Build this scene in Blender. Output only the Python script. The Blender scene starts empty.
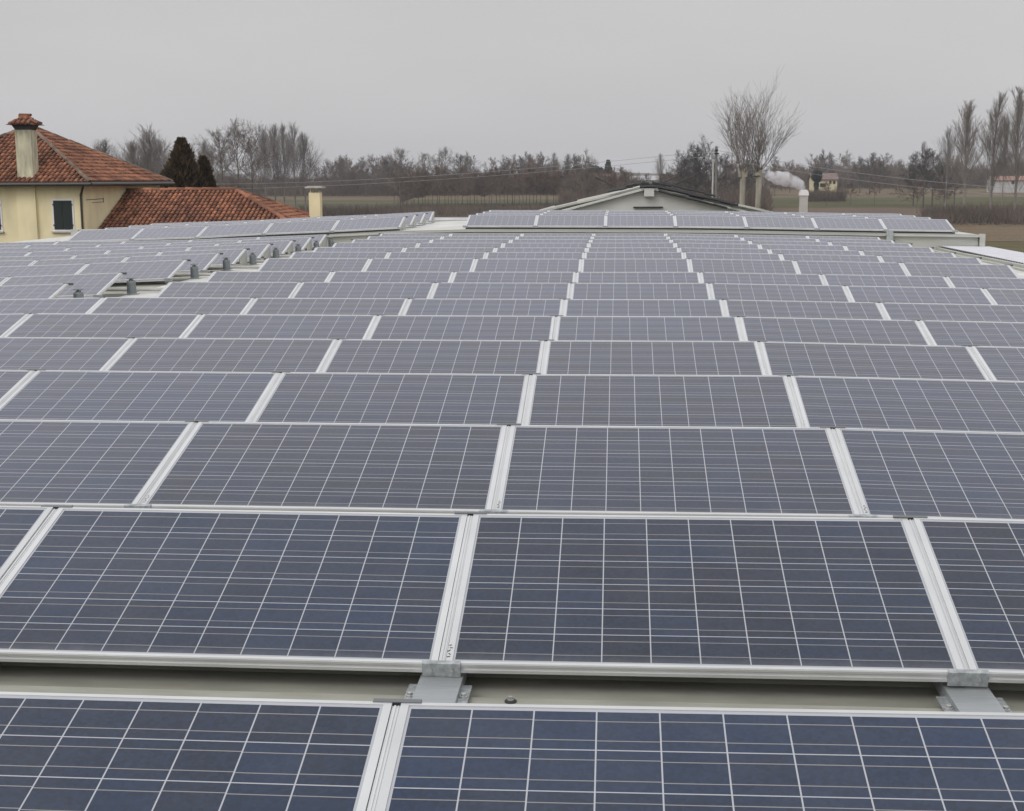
import bpy, math, random
from mathutils import Vector, Matrix
R = math.radians
scene = bpy.context.scene
col = scene.collection
H = 9.0                                   # eye height above the fields

# ------------------------------------------------------------------ camera
cam_d = bpy.data.cameras.new('camera'); cam = bpy.data.objects.new('camera', cam_d); col.objects.link(cam)
scene.camera = cam
cam_d.sensor_width = 36; cam_d.lens = 36 * 1372 / 1024; cam_d.clip_start = 0.05; cam_d.clip_end = 6000
yaw, pitch, roll = R(4.41), R(9.33), R(-0.278)
fwd = Vector((-math.sin(yaw) * math.cos(pitch), math.cos(yaw) * math.cos(pitch), -math.sin(pitch)))
rt = Vector((math.cos(yaw), math.sin(yaw), 0)); up = rt.cross(fwd)
r2 = rt * math.cos(roll) + up * math.sin(roll); u2 = -rt * math.sin(roll) + up * math.cos(roll)
cam.matrix_world = Matrix(((r2.x, u2.x, -fwd.x, 0), (r2.y, u2.y, -fwd.y, 0), (r2.z, u2.z, -fwd.z, H), (0, 0, 0, 1)))

# ------------------------------------------------------------------ world: overcast sky
w = bpy.data.worlds.new('World'); scene.world = w; w.use_nodes = True
nt = w.node_tree; nt.nodes.clear()
N = nt.nodes.new; LK = nt.links.new
out = N('ShaderNodeOutputWorld'); bg1 = N('ShaderNodeBackground'); bg2 = N('ShaderNodeBackground'); add = N('ShaderNodeAddShader')
sky = N('ShaderNodeTexSky'); sky.sky_type = 'NISHITA'; sky.sun_disc = False
sky.sun_elevation = R(45); sky.sun_rotation = R(215); sky.dust_density = 5
hs = N('ShaderNodeHueSaturation'); hs.inputs['Saturation'].default_value = 0.12
LK(sky.outputs[0], hs.inputs['Color']); LK(hs.outputs[0], bg1.inputs[0]); bg1.inputs[1].default_value = 0.05
tc = N('ShaderNodeTexCoord'); sep = N('ShaderNodeSeparateXYZ'); LK(tc.outputs['Generated'], sep.inputs[0])
ramp = N('ShaderNodeValToRGB'); LK(sep.outputs['Z'], ramp.inputs[0])
cr = ramp.color_ramp; cr.elements[0].position = 0.0; cr.elements[0].color = (.50, .50, .515, 1)
cr.elements[1].position = 1.0; cr.elements[1].color = (.72, .73, .75, 1)
for p, c in ((.035, (.505, .50, .512)), (.09, (.46, .452, .453)), (.14, (.405, .397, .398)), (.28, (.60, .60, .625)), (.44, (1.0, .98, 1.05)), (.58, (.90, .905, .96)), (.80, (.58, .59, .63))):
    e = cr.elements.new(p); e.color = (*c, 1)
nz = N('ShaderNodeTexNoise'); nz.inputs['Scale'].default_value = 2.2; nz.inputs['Detail'].default_value = 4
mpn = N('ShaderNodeMapping'); mpn.inputs['Scale'].default_value = (1, 1, 4); LK(tc.outputs['Generated'], mpn.inputs[0]); LK(mpn.outputs[0], nz.inputs['Vector'])
mr = N('ShaderNodeMapRange'); mr.inputs['To Min'].default_value = .84; mr.inputs['To Max'].default_value = 1.16; LK(nz.outputs[0], mr.inputs[0])
mul = N('ShaderNodeVectorMath'); mul.operation = 'SCALE'; LK(ramp.outputs[0], mul.inputs[0]); LK(mr.outputs[0], mul.inputs['Scale'])
LK(mul.outputs[0], bg2.inputs[0]); bg2.inputs[1].default_value = 1.0
LK(bg1.outputs[0], add.inputs[0]); LK(bg2.outputs[0], add.inputs[1]); LK(add.outputs[0], out.inputs[0])

sd = bpy.data.lights.new('sun', 'SUN'); sd.energy = 0.6; sd.angle = R(25); sd.color = (1, .97, .93)
so = bpy.data.objects.new('sun', sd); col.objects.link(so); so.rotation_euler = (R(45), 0, R(-35))

vs = scene.view_settings; vs.view_transform = 'Standard'; vs.look = 'None'; vs.gamma = 1; vs.exposure = 0.0; vs.use_curve_mapping = False
scene.cycles.volume_bounces = 2

# ------------------------------------------------------------------ materials
def mat(name, color, rough=.6, metal=0., noise=0., nscale=8., bump=0., bscale=40., spec=.5, var=0., streak=None, island=0.):
    m = bpy.data.materials.new(name); m.use_nodes = True; n = m.node_tree; b = n.nodes['Principled BSDF']
    b.inputs['Roughness'].default_value = rough; b.inputs['Metallic'].default_value = metal
    b.inputs['Specular IOR Level'].default_value = spec
    c = n.nodes.new('ShaderNodeRGB'); c.outputs[0].default_value = (*color, 1); last = c.outputs[0]
    tcn = n.nodes.new('ShaderNodeTexCoord')
    if noise:
        t = n.nodes.new('ShaderNodeTexNoise'); t.inputs['Scale'].default_value = nscale; t.inputs['Detail'].default_value = 6
        if streak:
            mp = n.nodes.new('ShaderNodeMapping'); mp.inputs['Scale'].default_value = streak
            n.links.new(tcn.outputs['Object'], mp.inputs[0]); n.links.new(mp.outputs[0], t.inputs['Vector'])
        else: n.links.new(tcn.outputs['Object'], t.inputs['Vector'])
        mrr = n.nodes.new('ShaderNodeMapRange'); mrr.inputs['From Min'].default_value = .3; mrr.inputs['From Max'].default_value = .7
        mrr.inputs['To Min'].default_value = 1 - noise; mrr.inputs['To Max'].default_value = 1 + noise
        n.links.new(t.outputs[0], mrr.inputs[0])
        s = n.nodes.new('ShaderNodeVectorMath'); s.operation = 'SCALE'; n.links.new(last, s.inputs[0]); n.links.new(mrr.outputs[0], s.inputs['Scale']); last = s.outputs[0]
    if var or island:
        if island:
            oi = n.nodes.new('ShaderNodeNewGeometry'); o_ = oi.outputs['Random Per Island']; a = island
        else:
            oi = n.nodes.new('ShaderNodeObjectInfo'); o_ = oi.outputs['Random']; a = var
        mrr = n.nodes.new('ShaderNodeMapRange'); mrr.inputs['To Min'].default_value = 1 - a; mrr.inputs['To Max'].default_value = 1 + a
        n.links.new(o_, mrr.inputs[0])
        s = n.nodes.new('ShaderNodeVectorMath'); s.operation = 'SCALE'; n.links.new(last, s.inputs[0]); n.links.new(mrr.outputs[0], s.inputs['Scale']); last = s.outputs[0]
    n.links.new(last, b.inputs['Base Color'])
    if bump:
        t = n.nodes.new('ShaderNodeTexNoise'); t.inputs['Scale'].default_value = bscale; n.links.new(tcn.outputs['Object'], t.inputs['Vector'])
        bm_ = n.nodes.new('ShaderNodeBump'); bm_.inputs['Strength'].default_value = bump; bm_.inputs['Distance'].default_value = .01
        n.links.new(t.outputs[0], bm_.inputs['Height']); n.links.new(bm_.outputs[0], b.inputs['Normal'])
    return m

M = {}
M['alu'] = mat('anodised aluminium', (.60, .605, .595), .42, .3, .07, 2.5, var=.05)
M['alu_front'] = M['alu']
M['galv'] = mat('galvanised steel', (.40, .42, .42), .45, .6, .30, 45, .15, 60)
M['channel'] = mat('galvanised channel', (.36, .38, .38), .5, .45, .12, 6, streak=(1, 30, 1))
M['dark_clip'] = mat('dark clip', (.17, .175, .18), .5, .3)
M['bolt'] = mat('bolt', (.5, .5, .48), .35, .8)
M['roof'] = mat('painted roof sheet', (.30, .295, .245), .55, 0, .20, 2.6, .1, 25, streak=(1, 4, 1))
M['roof_pale'] = mat('pale roof coating', (.56, .555, .51), .7, 0, .16, 1.2, .1, 20)
M['fascia'] = mat('fascia flashing', (.44, .44, .395), .55, 0, .08, 1.5, streak=(1, 1, 6))
M['white_sheet'] = mat('white corrugated sheet', (.56, .56, .58), .6, 0, .08, 3)
M['plastic'] = mat('grey plastic', (.19, .21, .215), .6, 0, .06, 10)
M['rubber'] = mat('black rubber', (.02, .02, .02), .6)  # screw washer; also colours the painted shade strip under the far panels
M['black'] = mat('black metal', (.018, .018, .02), .5)
M['marker'] = mat('marker ink', (.03, .03, .03), .6)
M['rust'] = mat('rust stain', (.45, .27, .15), .7)
M['plaster'] = mat('ochre plaster', (.76, .67, .42), .9, 0, .13, 1.3, .1, 30, streak=(1, 1, .45))
M['plaster_dirty'] = mat('weathered plaster', (.48, .45, .32), .9, 0, .38, 2.2, .1, 30, streak=(2.5, 2.5, .55))
M['tile'] = mat('clay roof tiles', (.215, .09, .049), .9, 0, .45, .7, .0, island=.45)
M['tile_ridge'] = mat('weathered ridge tiles', (.17, .12, .085), .9, 0, .35, 2.5, island=.3)
M['tile_base'] = mat('tile shadow underlay', (.10, .045, .028), .9)
M['gutter'] = mat('dark gutter', (.035, .033, .03), .5)
M['shutter'] = mat('dark green shutters', (.007, .018, .015), .6, 0, .1, 5)
M['shutter_maroon'] = mat('dark maroon shutter', (.05, .02, .035), .6)
M['white'] = mat('white paint', (.75, .74, .74), .6)
M['concrete'] = mat('concrete', (.42, .41, .38), .8, 0, .12, 3)
M['concrete_dark'] = mat('dark concrete', (.17, .165, .16), .8, 0, .12, 3)
M['bark'] = mat('bark', (.085, .073, .064), .9, 0, .2, 2, var=.18)
M['bark_pale'] = mat('mottled pale bark', (.30, .28, .225), .9, 0, .38, 1.7, streak=(1, 1, .6))
M['twig'] = mat('bare twigs', (.135, .112, .094), .9, 0, .22, .25, var=.2)
M['twig_red'] = mat('reddish twigs', (.125, .088, .070), .9, 0, .25, .3, var=.2)
M['twig_grey'] = mat('grey twigs', (.20, .18, .165), .9, 0, .15, .3, var=.1)
M['twig_olive'] = mat('olive grey twigs', (.19, .17, .145), .9, 0, .2, .3, var=.1)
M['twig_dark'] = mat('dark twigs', (.055, .047, .042), .9, 0, .2, .3, var=.2)
M['thicket'] = mat('thicket stems', (.10, .076, .060), .9, 0, .4, .05, island=.35)
M['conifer'] = mat('bronzed conifer foliage', (.055, .036, .017), .9, 0, .5, 1.5, island=.5)
M['evergreen'] = mat('dark evergreen foliage', (.028, .045, .040), .9, 0, .3, .5, island=.4)
M['trunk_c'] = mat('conifer trunk', (.06, .04, .03), .9)
M['terracotta'] = mat('far terracotta roof', (.30, .17, .13), .85, 0, .2, .6)
M['brownroof'] = mat('far brown roof', (.17, .12, .11), .85, 0, .2, .6)
M['palewall'] = mat('far pale wall', (.60, .53, .33), .85, 0, .08, .5)
M['whitewall'] = mat('far white wall', (.40, .39, .38), .85, 0, .08, .5)
M['membrane'] = mat('grey beige roof membrane', (.40, .395, .35), .8, 0, .2, .8, .1, 10)
M['membrane_lt'] = mat('pale gable render', (.52, .52, .475), .8, 0, .08, 1.0)
M['wire'] = mat('aluminium wire', (.30, .30, .30), .5)
M['darkwin'] = mat('dark opening', (.015, .015, .018), .4)

def ground_mat(name, cols, scale=.02, stretch=(1, 1, 1), furrow=0):
    m = bpy.data.materials.new(name); m.use_nodes = True; n = m.node_tree; b = n.nodes['Principled BSDF']
    b.inputs['Roughness'].default_value = .95; b.inputs['Specular IOR Level'].default_value = .1
    tcn = n.nodes.new('ShaderNodeTexCoord'); mp = n.nodes.new('ShaderNodeMapping'); mp.inputs['Scale'].default_value = stretch
    n.links.new(tcn.outputs['Object'], mp.inputs[0])
    t = n.nodes.new('ShaderNodeTexNoise'); t.inputs['Scale'].default_value = scale; t.inputs['Detail'].default_value = 9; t.inputs['Roughness'].default_value = .65
    n.links.new(mp.outputs[0], t.inputs['Vector'])
    rp = n.nodes.new('ShaderNodeValToRGB'); n.links.new(t.outputs[0], rp.inputs[0])
    e = rp.color_ramp.elements; e[0].position = .33; e[0].color = (*cols[0], 1); e[1].position = .68; e[1].color = (*cols[-1], 1)
    for i, c in enumerate(cols[1:-1]):
        x = e.new(.33 + .35 * (i + 1) / (len(cols) - 1)); x.color = (*c, 1)
    t2 = n.nodes.new('ShaderNodeTexNoise'); t2.inputs['Scale'].default_value = 1.6; t2.inputs['Detail'].default_value = 5; n.links.new(tcn.outputs['Object'], t2.inputs['Vector'])
    mr_ = n.nodes.new('ShaderNodeMapRange'); mr_.inputs['From Min'].default_value = .3; mr_.inputs['From Max'].default_value = .7; mr_.inputs['To Min'].default_value = .72; mr_.inputs['To Max'].default_value = 1.28
    n.links.new(t2.outputs[0], mr_.inputs[0])
    s = n.nodes.new('ShaderNodeVectorMath'); s.operation = 'SCALE'; n.links.new(rp.outputs[0], s.inputs[0]); n.links.new(mr_.outputs[0], s.inputs['Scale'])
    n.links.new(s.outputs[0], b.inputs['Base Color']); return m
M['g_scrub'] = ground_mat('dull winter scrub', [(.055, .050, .030), (.085, .070, .045), (.11, .095, .05)], .012, (1, 5, 1))
M['g_green'] = ground_mat('winter wheat', [(.062, .064, .034), (.080, .082, .042), (.115, .10, .060)], .02, (1, 4, 1))
M['g_tan'] = ground_mat('dry grass', [(.085, .068, .045), (.14, .108, .066), (.175, .14, .085)], .025, (1, 3, 1))
M['g_olive'] = ground_mat('olive grass', [(.055, .058, .025), (.08, .078, .035), (.11, .10, .045)], .02, (1, 5, 1))
M['g_plough'] = ground_mat('ploughed soil', [(.10, .075, .055), (.135, .10, .072), (.155, .115, .085)], .03, (1, 2, 1))
M['g_plough2'] = ground_mat('brown stubble', [(.095, .075, .045), (.15, .112, .070), (.17, .125, .08)], .05, (1, 1.5, 1))
M['g_bank'] = ground_mat('mossy bank', [(.07, .068, .028), (.10, .085, .04), (.12, .10, .05)], .12)

# solar cells -----------------------------------------------------
def cell_material():
    m = bpy.data.materials.new('polycrystalline cells under glass'); m.use_nodes = True; n = m.node_tree; nn = n.nodes; L = n.links.new
    b = nn['Principled BSDF']; b.inputs['Roughness'].default_value = .16; b.inputs['IOR'].default_value = 1.44; b.inputs['Sheen Weight'].default_value = .28; b.inputs['Sheen Roughness'].default_value = .35; b.inputs['Sheen Tint'].default_value = (1, .90, 1, 1)
    tcn = nn.new('ShaderNodeTexCoord'); sp = nn.new('ShaderNodeSeparateXYZ'); L(tcn.outputs['UV'], sp.inputs[0])   # UV in cells: 10 x 6
    oi = nn.new('ShaderNodeObjectInfo')
    def ma(op, a, b_=None, c=None):
        q = nn.new('ShaderNodeMath'); q.operation = op
        for i, v in enumerate((a, b_, c)):
            if v is None: continue
            if isinstance(v, (int, float)): q.inputs[i].default_value = v
            else: L(v, q.inputs[i])
        return q.outputs[0]
    u, v = sp.outputs['X'], sp.outputs['Y']
    iu, iv = ma('FLOOR', u), ma('FLOOR', v)
    fu, fv = ma('FRACT', u), ma('FRACT', v)
    cmb = nn.new('ShaderNodeCombineXYZ'); L(iu, cmb.inputs[0]); L(iv, cmb.inputs[1]); L(ma('MULTIPLY', oi.outputs['Random'], 97.), cmb.inputs[2])
    wn = nn.new('ShaderNodeTexWhiteNoise'); L(cmb.outputs[0], wn.inputs['Vector'])
    wn_s = nn.new('ShaderNodeSeparateColor'); L(wn.outputs['Color'], wn_s.inputs[0])
    # distances to lines, in cells
    du = ma('MINIMUM', fu, ma('SUBTRACT', 1., fu)); dv = ma('MINIMUM', fv, ma('SUBTRACT', 1., fv))
    off = ma('MULTIPLY', ma('SUBTRACT', wn_s.outputs[0], .5), .03)
    fb = ma('ADD', fv, off)
    b1 = ma('ABSOLUTE', ma('SUBTRACT', fb, .25)); b2 = ma('ABSOLUTE', ma('SUBTRACT', fb, .75)); db = ma('MINIMUM', b1, b2)
    gu = ma('LESS_THAN', du, .0125)
    gv = ma('LESS_THAN', dv, .0115)
    bb = ma('LESS_THAN', db, .0095)
    gap = ma('MAXIMUM', gu, gv)
    # outside the 10 x 6 cells: white backsheet margin
    o1 = ma('LESS_THAN', u, 0.); o2 = ma('GREATER_THAN', u, 10.); o3 = ma('LESS_THAN', v, 0.); o4 = ma('GREATER_THAN', v, 6.)
    gap = ma('MAXIMUM', gap, ma('MAXIMUM', ma('MAXIMUM', o1, o2), ma('MAXIMUM', o3, o4)))
    # crystal colour
    vo = nn.new('ShaderNodeTexVoronoi'); vo.inputs['Scale'].default_value = 14; L(tcn.outputs['UV'], vo.inputs['Vector'])
    vs_ = nn.new('ShaderNodeSeparateColor'); L(vo.outputs['Color'], vs_.inputs[0])
    tone = ma('ADD', ma('MULTIPLY', wn_s.outputs[1], .30), ma('ADD', ma('MULTIPLY', vs_.outputs[0], .42), ma('ADD', ma('MULTIPLY', oi.outputs['Random'], .38), .40)))
    mixc = nn.new('ShaderNodeMix'); mixc.data_type = 'RGBA'; L(wn_s.outputs[2], mixc.inputs[0])
    mixc.inputs[6].default_value = (.011, .025, .056, 1); mixc.inputs[7].default_value = (.016, .025, .047, 1)
    sc = nn.new('ShaderNodeVectorMath'); sc.operation = 'SCALE'; L(mixc.outputs[2], sc.inputs[0]); L(tone, sc.inputs['Scale'])
    m1 = nn.new('ShaderNodeMix'); m1.data_type = 'RGBA'; L(bb, m1.inputs[0]); L(sc.outputs[0], m1.inputs[6]); m1.inputs[7].default_value = (.26, .25, .235, 1)
    m2 = nn.new('ShaderNodeMix'); m2.data_type = 'RGBA'; L(gap, m2.inputs[0]); L(m1.outputs[2], m2.inputs[6]); m2.inputs[7].default_value = (.41, .42, .44, 1)
    # thin uneven dust
    dn = nn.new('ShaderNodeTexNoise'); dn.inputs['Scale'].default_value = .9; dn.inputs['Detail'].default_value = 6
    cm2 = nn.new('ShaderNodeVectorMath'); cm2.operation = 'ADD'; L(tcn.outputs['UV'], cm2.inputs[0]); L(ma('MULTIPLY', oi.outputs['Random'], 50.), cm2.inputs[1]); L(cm2.outputs[0], dn.inputs['Vector'])
    dn2 = nn.new('ShaderNodeTexNoise'); dn2.inputs['Scale'].default_value = 2.2; dn2.inputs['Detail'].default_value = 5; L(cm2.outputs[0], dn2.inputs['Vector'])
    low = ma('MAXIMUM', 0., ma('SUBTRACT', 1., ma('MULTIPLY', v, 2.4)))
    df = ma('ADD', ma('MULTIPLY', dn.outputs[0], .085), ma('MULTIPLY', ma('MULTIPLY', low, low), ma('MULTIPLY', dn2.outputs[0], .35)))
    m3 = nn.new('ShaderNodeMix'); m3.data_type = 'RGBA'; L(df, m3.inputs[0]); L(m2.outputs[2], m3.inputs[6]); m3.inputs[7].default_value = (.30, .29, .27, 1)
    L(m3.outputs[2], b.inputs['Base Color'])
    L(ma('ADD', ma('MULTIPLY', dn.outputs[0], .12), .10), b.inputs['Roughness'])
    return m
M['cells'] = cell_material()

# ------------------------------------------------------------------ mesh helpers
class MB:
    def __init__(s): s.v = []; s.f = []
    def add(s, vs_, fs):
        o = len(s.v); s.v += [tuple(x) for x in vs_]; s.f += [tuple(i + o for i in f) for f in fs]; return s
    def box(s, x0, x1, y0, y1, z0, z1, mtx=None):
        v = [Vector((x, y, z)) for x in (x0, x1) for y in (y0, y1) for z in (z0, z1)]
        if mtx: v = [mtx @ a for a in v]
        return s.add(v, [(0, 1, 3, 2), (4, 6, 7, 5), (0, 4, 5, 1), (2, 3, 7, 6), (0, 2, 6, 4), (1, 5, 7, 3)])
    def tube(s, a, b, ra, rb=None, n=6, cap=True):
        a, b = Vector(a), Vector(b); rb = ra if rb is None else rb
        d = b - a
        if d.length < 1e-6: return s
        d.normalize(); p = d.orthogonal().normalized(); q = d.cross(p)
        v = []
        for c, r_ in ((a, ra), (b, rb)):
            for i in range(n):
                t = 2 * math.pi * i / n; v.append(c + p * (r_ * math.cos(t)) + q * (r_ * math.sin(t)))
        f = [(i, (i + 1) % n, n + (i + 1) % n, n + i) for i in range(n)]
        if cap: f += [tuple(range(n - 1, -1, -1)), tuple(range(n, 2 * n))]
        return s.add(v, f)
    def lathe(s, prof, cx=0, cy=0, n=16):
        v = []; f = []
        for r_, z in prof:
            for i in range(n): t = 2 * math.pi * i / n; v.append((cx + r_ * math.cos(t), cy + r_ * math.sin(t), z))
        for k in range(len(prof) - 1):
            for i in range(n): f.append((k * n + i, k * n + (i + 1) % n, (k + 1) * n + (i + 1) % n, (k + 1) * n + i))
        f += [tuple(range(n - 1, -1, -1)), tuple(range((len(prof) - 1) * n, len(prof) * n))]
        return s.add(v, f)
    def prism(s, pts, ax, t0, t1):       # polygon pts (2D) extruded along axis ax
        n = len(pts); v = []
        for t in (t0, t1):
            for a, b in pts:
                v.append((t, a, b) if ax == 'x' else (a, t, b) if ax == 'y' else (a, b, t))
        return s.add(v, [tuple(range(n - 1, -1, -1)), tuple(range(n, 2 * n))] + [(i, (i + 1) % n, n + (i + 1) % n, n + i) for i in range(n)])
    def mesh(s, name):
        me = bpy.data.meshes.new(name); me.from_pydata(s.v, [], s.f); me.update(); return me
    def build(s, name, m, parent=None, mesh=None):
        me = mesh or s.mesh(name); o = bpy.data.objects.new(name, me); col.objects.link(o)
        if not me.materials: me.materials.append(m)
        if parent: o.parent = parent
        return o

def tag(o, label=None, cat=None, group=None, kind=None):
    for k, v in (('label', label), ('category', cat), ('group', group), ('kind', kind)):
        if v: o[k] = v
    return o
def empty(name, loc, rot=(0, 0, 0)):
    o = bpy.data.objects.new(name, None); col.objects.link(o); o.location = loc; o.rotation_euler = rot; o.empty_display_size = .2; return o
def struct(name, mb, m): return tag(mb.build(name, m), kind='structure')
def inst(name, me, parent): o = bpy.data.objects.new(name, me); col.objects.link(o); o.parent = parent; return o
def copy_tree(o, parent=None):
    c = o.copy(); col.objects.link(c); c.parent = parent
    for ch in list(o.children): copy_tree(ch, c)
    return c
def lerp(tab, x):
    if x <= tab[0][0]: return tab[0][1]
    for (a, b), (c, d) in zip(tab, tab[1:]):
        if x <= c: return b + (d - b) * (x - a) / (c - a)
    return tab[-1][1]
random.seed(7)

# ------------------------------------------------------------------ ground and fields
def gz(y): return max(0., min(1., (y - 350) / 400.)) * 4.5      # the land rises gently beyond the ditch
def sheet(x0f, x1f, ys, z):
    m = MB(); v = []
    for y in ys: v += [(x0f(y), y, gz(y) + z), (x1f(y), y, gz(y) + z)]
    return m.add(v, [(2 * i, 2 * i + 1, 2 * i + 3, 2 * i + 2) for i in range(len(ys) - 1)])
def lin(y0, x0, y1, x1): return lambda y: x0 + (x1 - x0) * (y - y0) / (y1 - y0)
struct('ground', sheet(lambda y: -2600, lambda y: 2600, [-300, 350, 450, 550, 650, 750, 3550], 0), M['g_scrub'])
def field(name, m, y0, y1, x0, x1, z, x0b=None, x1b=None):
    ys = [y0 + (y1 - y0) * i / 4 for i in range(5)]
    if y0 < 750 < y1: ys = sorted(ys + [750])
    struct(name, sheet(lin(y0, x0, y1, x0 if x0b is None else x0b), lin(y0, x1, y1, x1 if x1b is None else x1b), ys, z), M[m])
field('stubble_field', 'g_plough2', 202, 333, 20, 330, .03)
field('grass_bank', 'g_bank', 60, 201, 8, 200, .03, 20, 300)
field('pink_ploughed_field', 'g_plough', 335, 408, 25, 420, .03)
field('olive_strip', 'g_olive', 409, 484, 25, 520, .04)
field('green_field', 'g_green', 485, 520, 25, 560, .04)
field('dry_field', 'g_tan', 521, 1300, 25, 900, .04)
field('olive_field', 'g_olive', 360, 432, -330, 24, .03)
field('wheat_field', 'g_green', 433, 470, -330, 24, .04)
field('dry_strip', 'g_tan', 471, 482, -330, 24, .04)
field('meadow', 'g_green', 483, 512, -330, 24, .04)
field('dry_meadow', 'g_tan', 513, 1000, -400, 24, .04)
# far low hills
hb = MB(); rr = random.Random(3); n = 60; vv = []
for i in range(n + 1):
    x = -2200 + 4400 * i / n; h = 15 + 6 * math.sin(i * .45) + 4 * math.sin(i * 1.1 + 1)
    vv += [(x, 2300, 3), (x, 2450, h), (x, 2700, 3)]
hb.add(vv, [(3 * i + a, 3 * i + 3 + a, 3 * i + 4 + a, 3 * i + 1 + a) for i in range(n) for a in (0, 1)])
struct('hills', hb, M['g_scrub'])

# ------------------------------------------------------------------ the two panelled roofs
DZ = [(-17.2, -.24), (-13.7, -.17), (-12, -.165), (-10.3, -.13), (-8.66, -.07), (-7.02, -.01), (-5.68, .012), (-.57, 0), (1.13, 0), (2.78, -.03), (4.44, -.06), (6.1, -.095), (9, -.14), (11, -.17)]
ROWS = [(-2, 3.44, -1.369), (-1, 5.29, -1.309), (0, 7.18, -1.287), (1, 9.07, -1.28), (2, 11.01, -1.278), (3, 12.90, -1.266), (4, 14.86, -1.275),
        (5, 17.12, -1.268), (6, 19.07, -1.262), (7, 22.04, -1.247), (8, 23.91, -1.239), (9, 25.70, -1.247), (10, 27.50, -1.240), (11, 29.47, -1.255), (12, 31.30, -1.263), (13, 32.95, -1.262)]
RZ = [(y, z) for _, y, z in ROWS]
def ztop(x, y): return H + lerp(RZ, y) + lerp(DZ, x)
DROP = .325
def zroof(x, y): return ztop(x, y) - DROP
B2Z = [(-17, -1.33), (-13.9, -1.23), (-12.2, -1.18), (-10.5, -1.13), (-8.8, -1.045), (-7.1, -.98), (-5.39, -.90), (-3.75, -.865), (-2, -.872), (1.4, -.89), (3.13, -.915), (4.81, -.95), (6.46, -.98), (8.09, -1.005), (8.8, -1.02)]
def z2(x): return H + lerp(B2Z, x)

TILT = R(13.9); LP = .99
# panel meshes for each column width
def panel_meshes(wd):
    fs, fl, d = .022, .012, .040          # short-side flange, long-side flange, depth
    f = MB()
    f.box(0, fs, 0, LP, -d, 0); f.box(wd - fs, wd, 0, LP, -d, 0)
    f.box(fs, wd - fs, 0, fl, -d, 0); f.box(fs, wd - fs, LP - fl, LP, -d, 0)
    # small groove lip along the front
    f.box(0, wd, -.004, -.0002, -d * .92, -d * .62); f.box(0, wd, -.003, -.0002, -d * .28, -d * .06)
    fm = f.mesh('frame'); fm.materials.append(M['alu'])
    g = MB(); g.add([(fs, fl, -.003), (wd - fs, fl, -.003), (wd - fs, LP - fl, -.003), (fs, LP - fl, -.003)], [(0, 1, 2, 3)])
    g.add([(fs, fl, -.009), (wd - fs, fl, -.009), (wd - fs, LP - fl, -.009), (fs, LP - fl, -.009)], [(3, 2, 1, 0)])
    gm = g.mesh('cells'); gm.materials.append(M['cells'])
    uv = gm.uv_layers.new(name='UVMap'); cw = (wd - 2 * fs - .012) / 10; ch = (LP - 2 * fl - .02) / 6
    for lp in gm.loops:
        co = gm.vertices[lp.vertex_index].co; uv.data[lp.index].uv = ((co.x - fs - .006) / cw, (co.y - fl - .010) / ch)
    return fm, gm
PM = {}
def get_pm(wd):
    k = round(wd, 3)
    if k not in PM: PM[k] = panel_meshes(wd)
    return PM[k]
# rail meshes (joint cover between neighbouring panels)
GAP = .024
rc = MB(); rc.box(-GAP / 2 + .0006, GAP / 2 - .0006, .004, LP - .012, -.03, -.004)
rc.box(-.006, -.001, .004, LP - .012, -.0038, -.0012); rc.box(.004, .007, .004, LP - .012, -.0038, -.002)
rail_me = rc.mesh('rail_cover'); rail_me.materials.append(M['alu'])
tcl = MB(); tcl.box(-.065, .065, LP - .004, LP + .010, .001, .0035); tcl.box(-.065, .065, LP + .006, LP + .010, -.03, .0008)
clip_me = tcl.mesh('top_clip'); clip_me.materials.append(M['dark_clip'])
pl = MB(); pl.box(-.064, .064, -.012, -.005, -.048, .0008); pl.box(-.064, .064, -.012, .008, .001, .004)
plate_me = pl.mesh('end_plate'); plate_me.materials.append(M['galv'])
screw_mes = []
for sx in (-.035, .035):
    screw_me = MB().tube((sx, -.016, -.022), (sx, -.012, -.022), .006, n=8).mesh('screw'); screw_me.materials.append(M['bolt']); screw_mes.append(screw_me)
ink = MB()
for (x, y, a, l_) in ((.020, .035, .3, .012), (.022, .05, -.7, .010), (.018, .068, .9, .014), (.024, .085, 0., .010), (.020, .100, .5, .009)):
    c, s_ = math.cos(a), math.sin(a); ink.add([(x - l_ / 2 * c + .002 * s_, y - l_ / 2 * s_ - .002 * c, .0008), (x + l_ / 2 * c + .002 * s_, y + l_ / 2 * s_ - .002 * c, .0008), (x + l_ / 2 * c - .002 * s_, y + l_ / 2 * s_ + .002 * c, .0008), (x - l_ / 2 * c - .002 * s_, y - l_ / 2 * s_ + .002 * c, .0008)], [(0, 1, 2, 3)])
ink_me = ink.mesh('handwritten_mark'); ink_me.materials.append(M['marker'])
# base channel joining one row's foot to the back of the row in front (local: y up-slope is not used, flat)
def channel_parts(root, tri=False):
    hlow = .085
    mb = MB(); mb.box(-.062, .062, -1.02, .12, -.055, -.050); mb.box(-.066, -.060, -1.02, .12, -.10, -.052); mb.box(.060, .066, -1.02, .12, -.10, -.052)
    return mb

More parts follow.
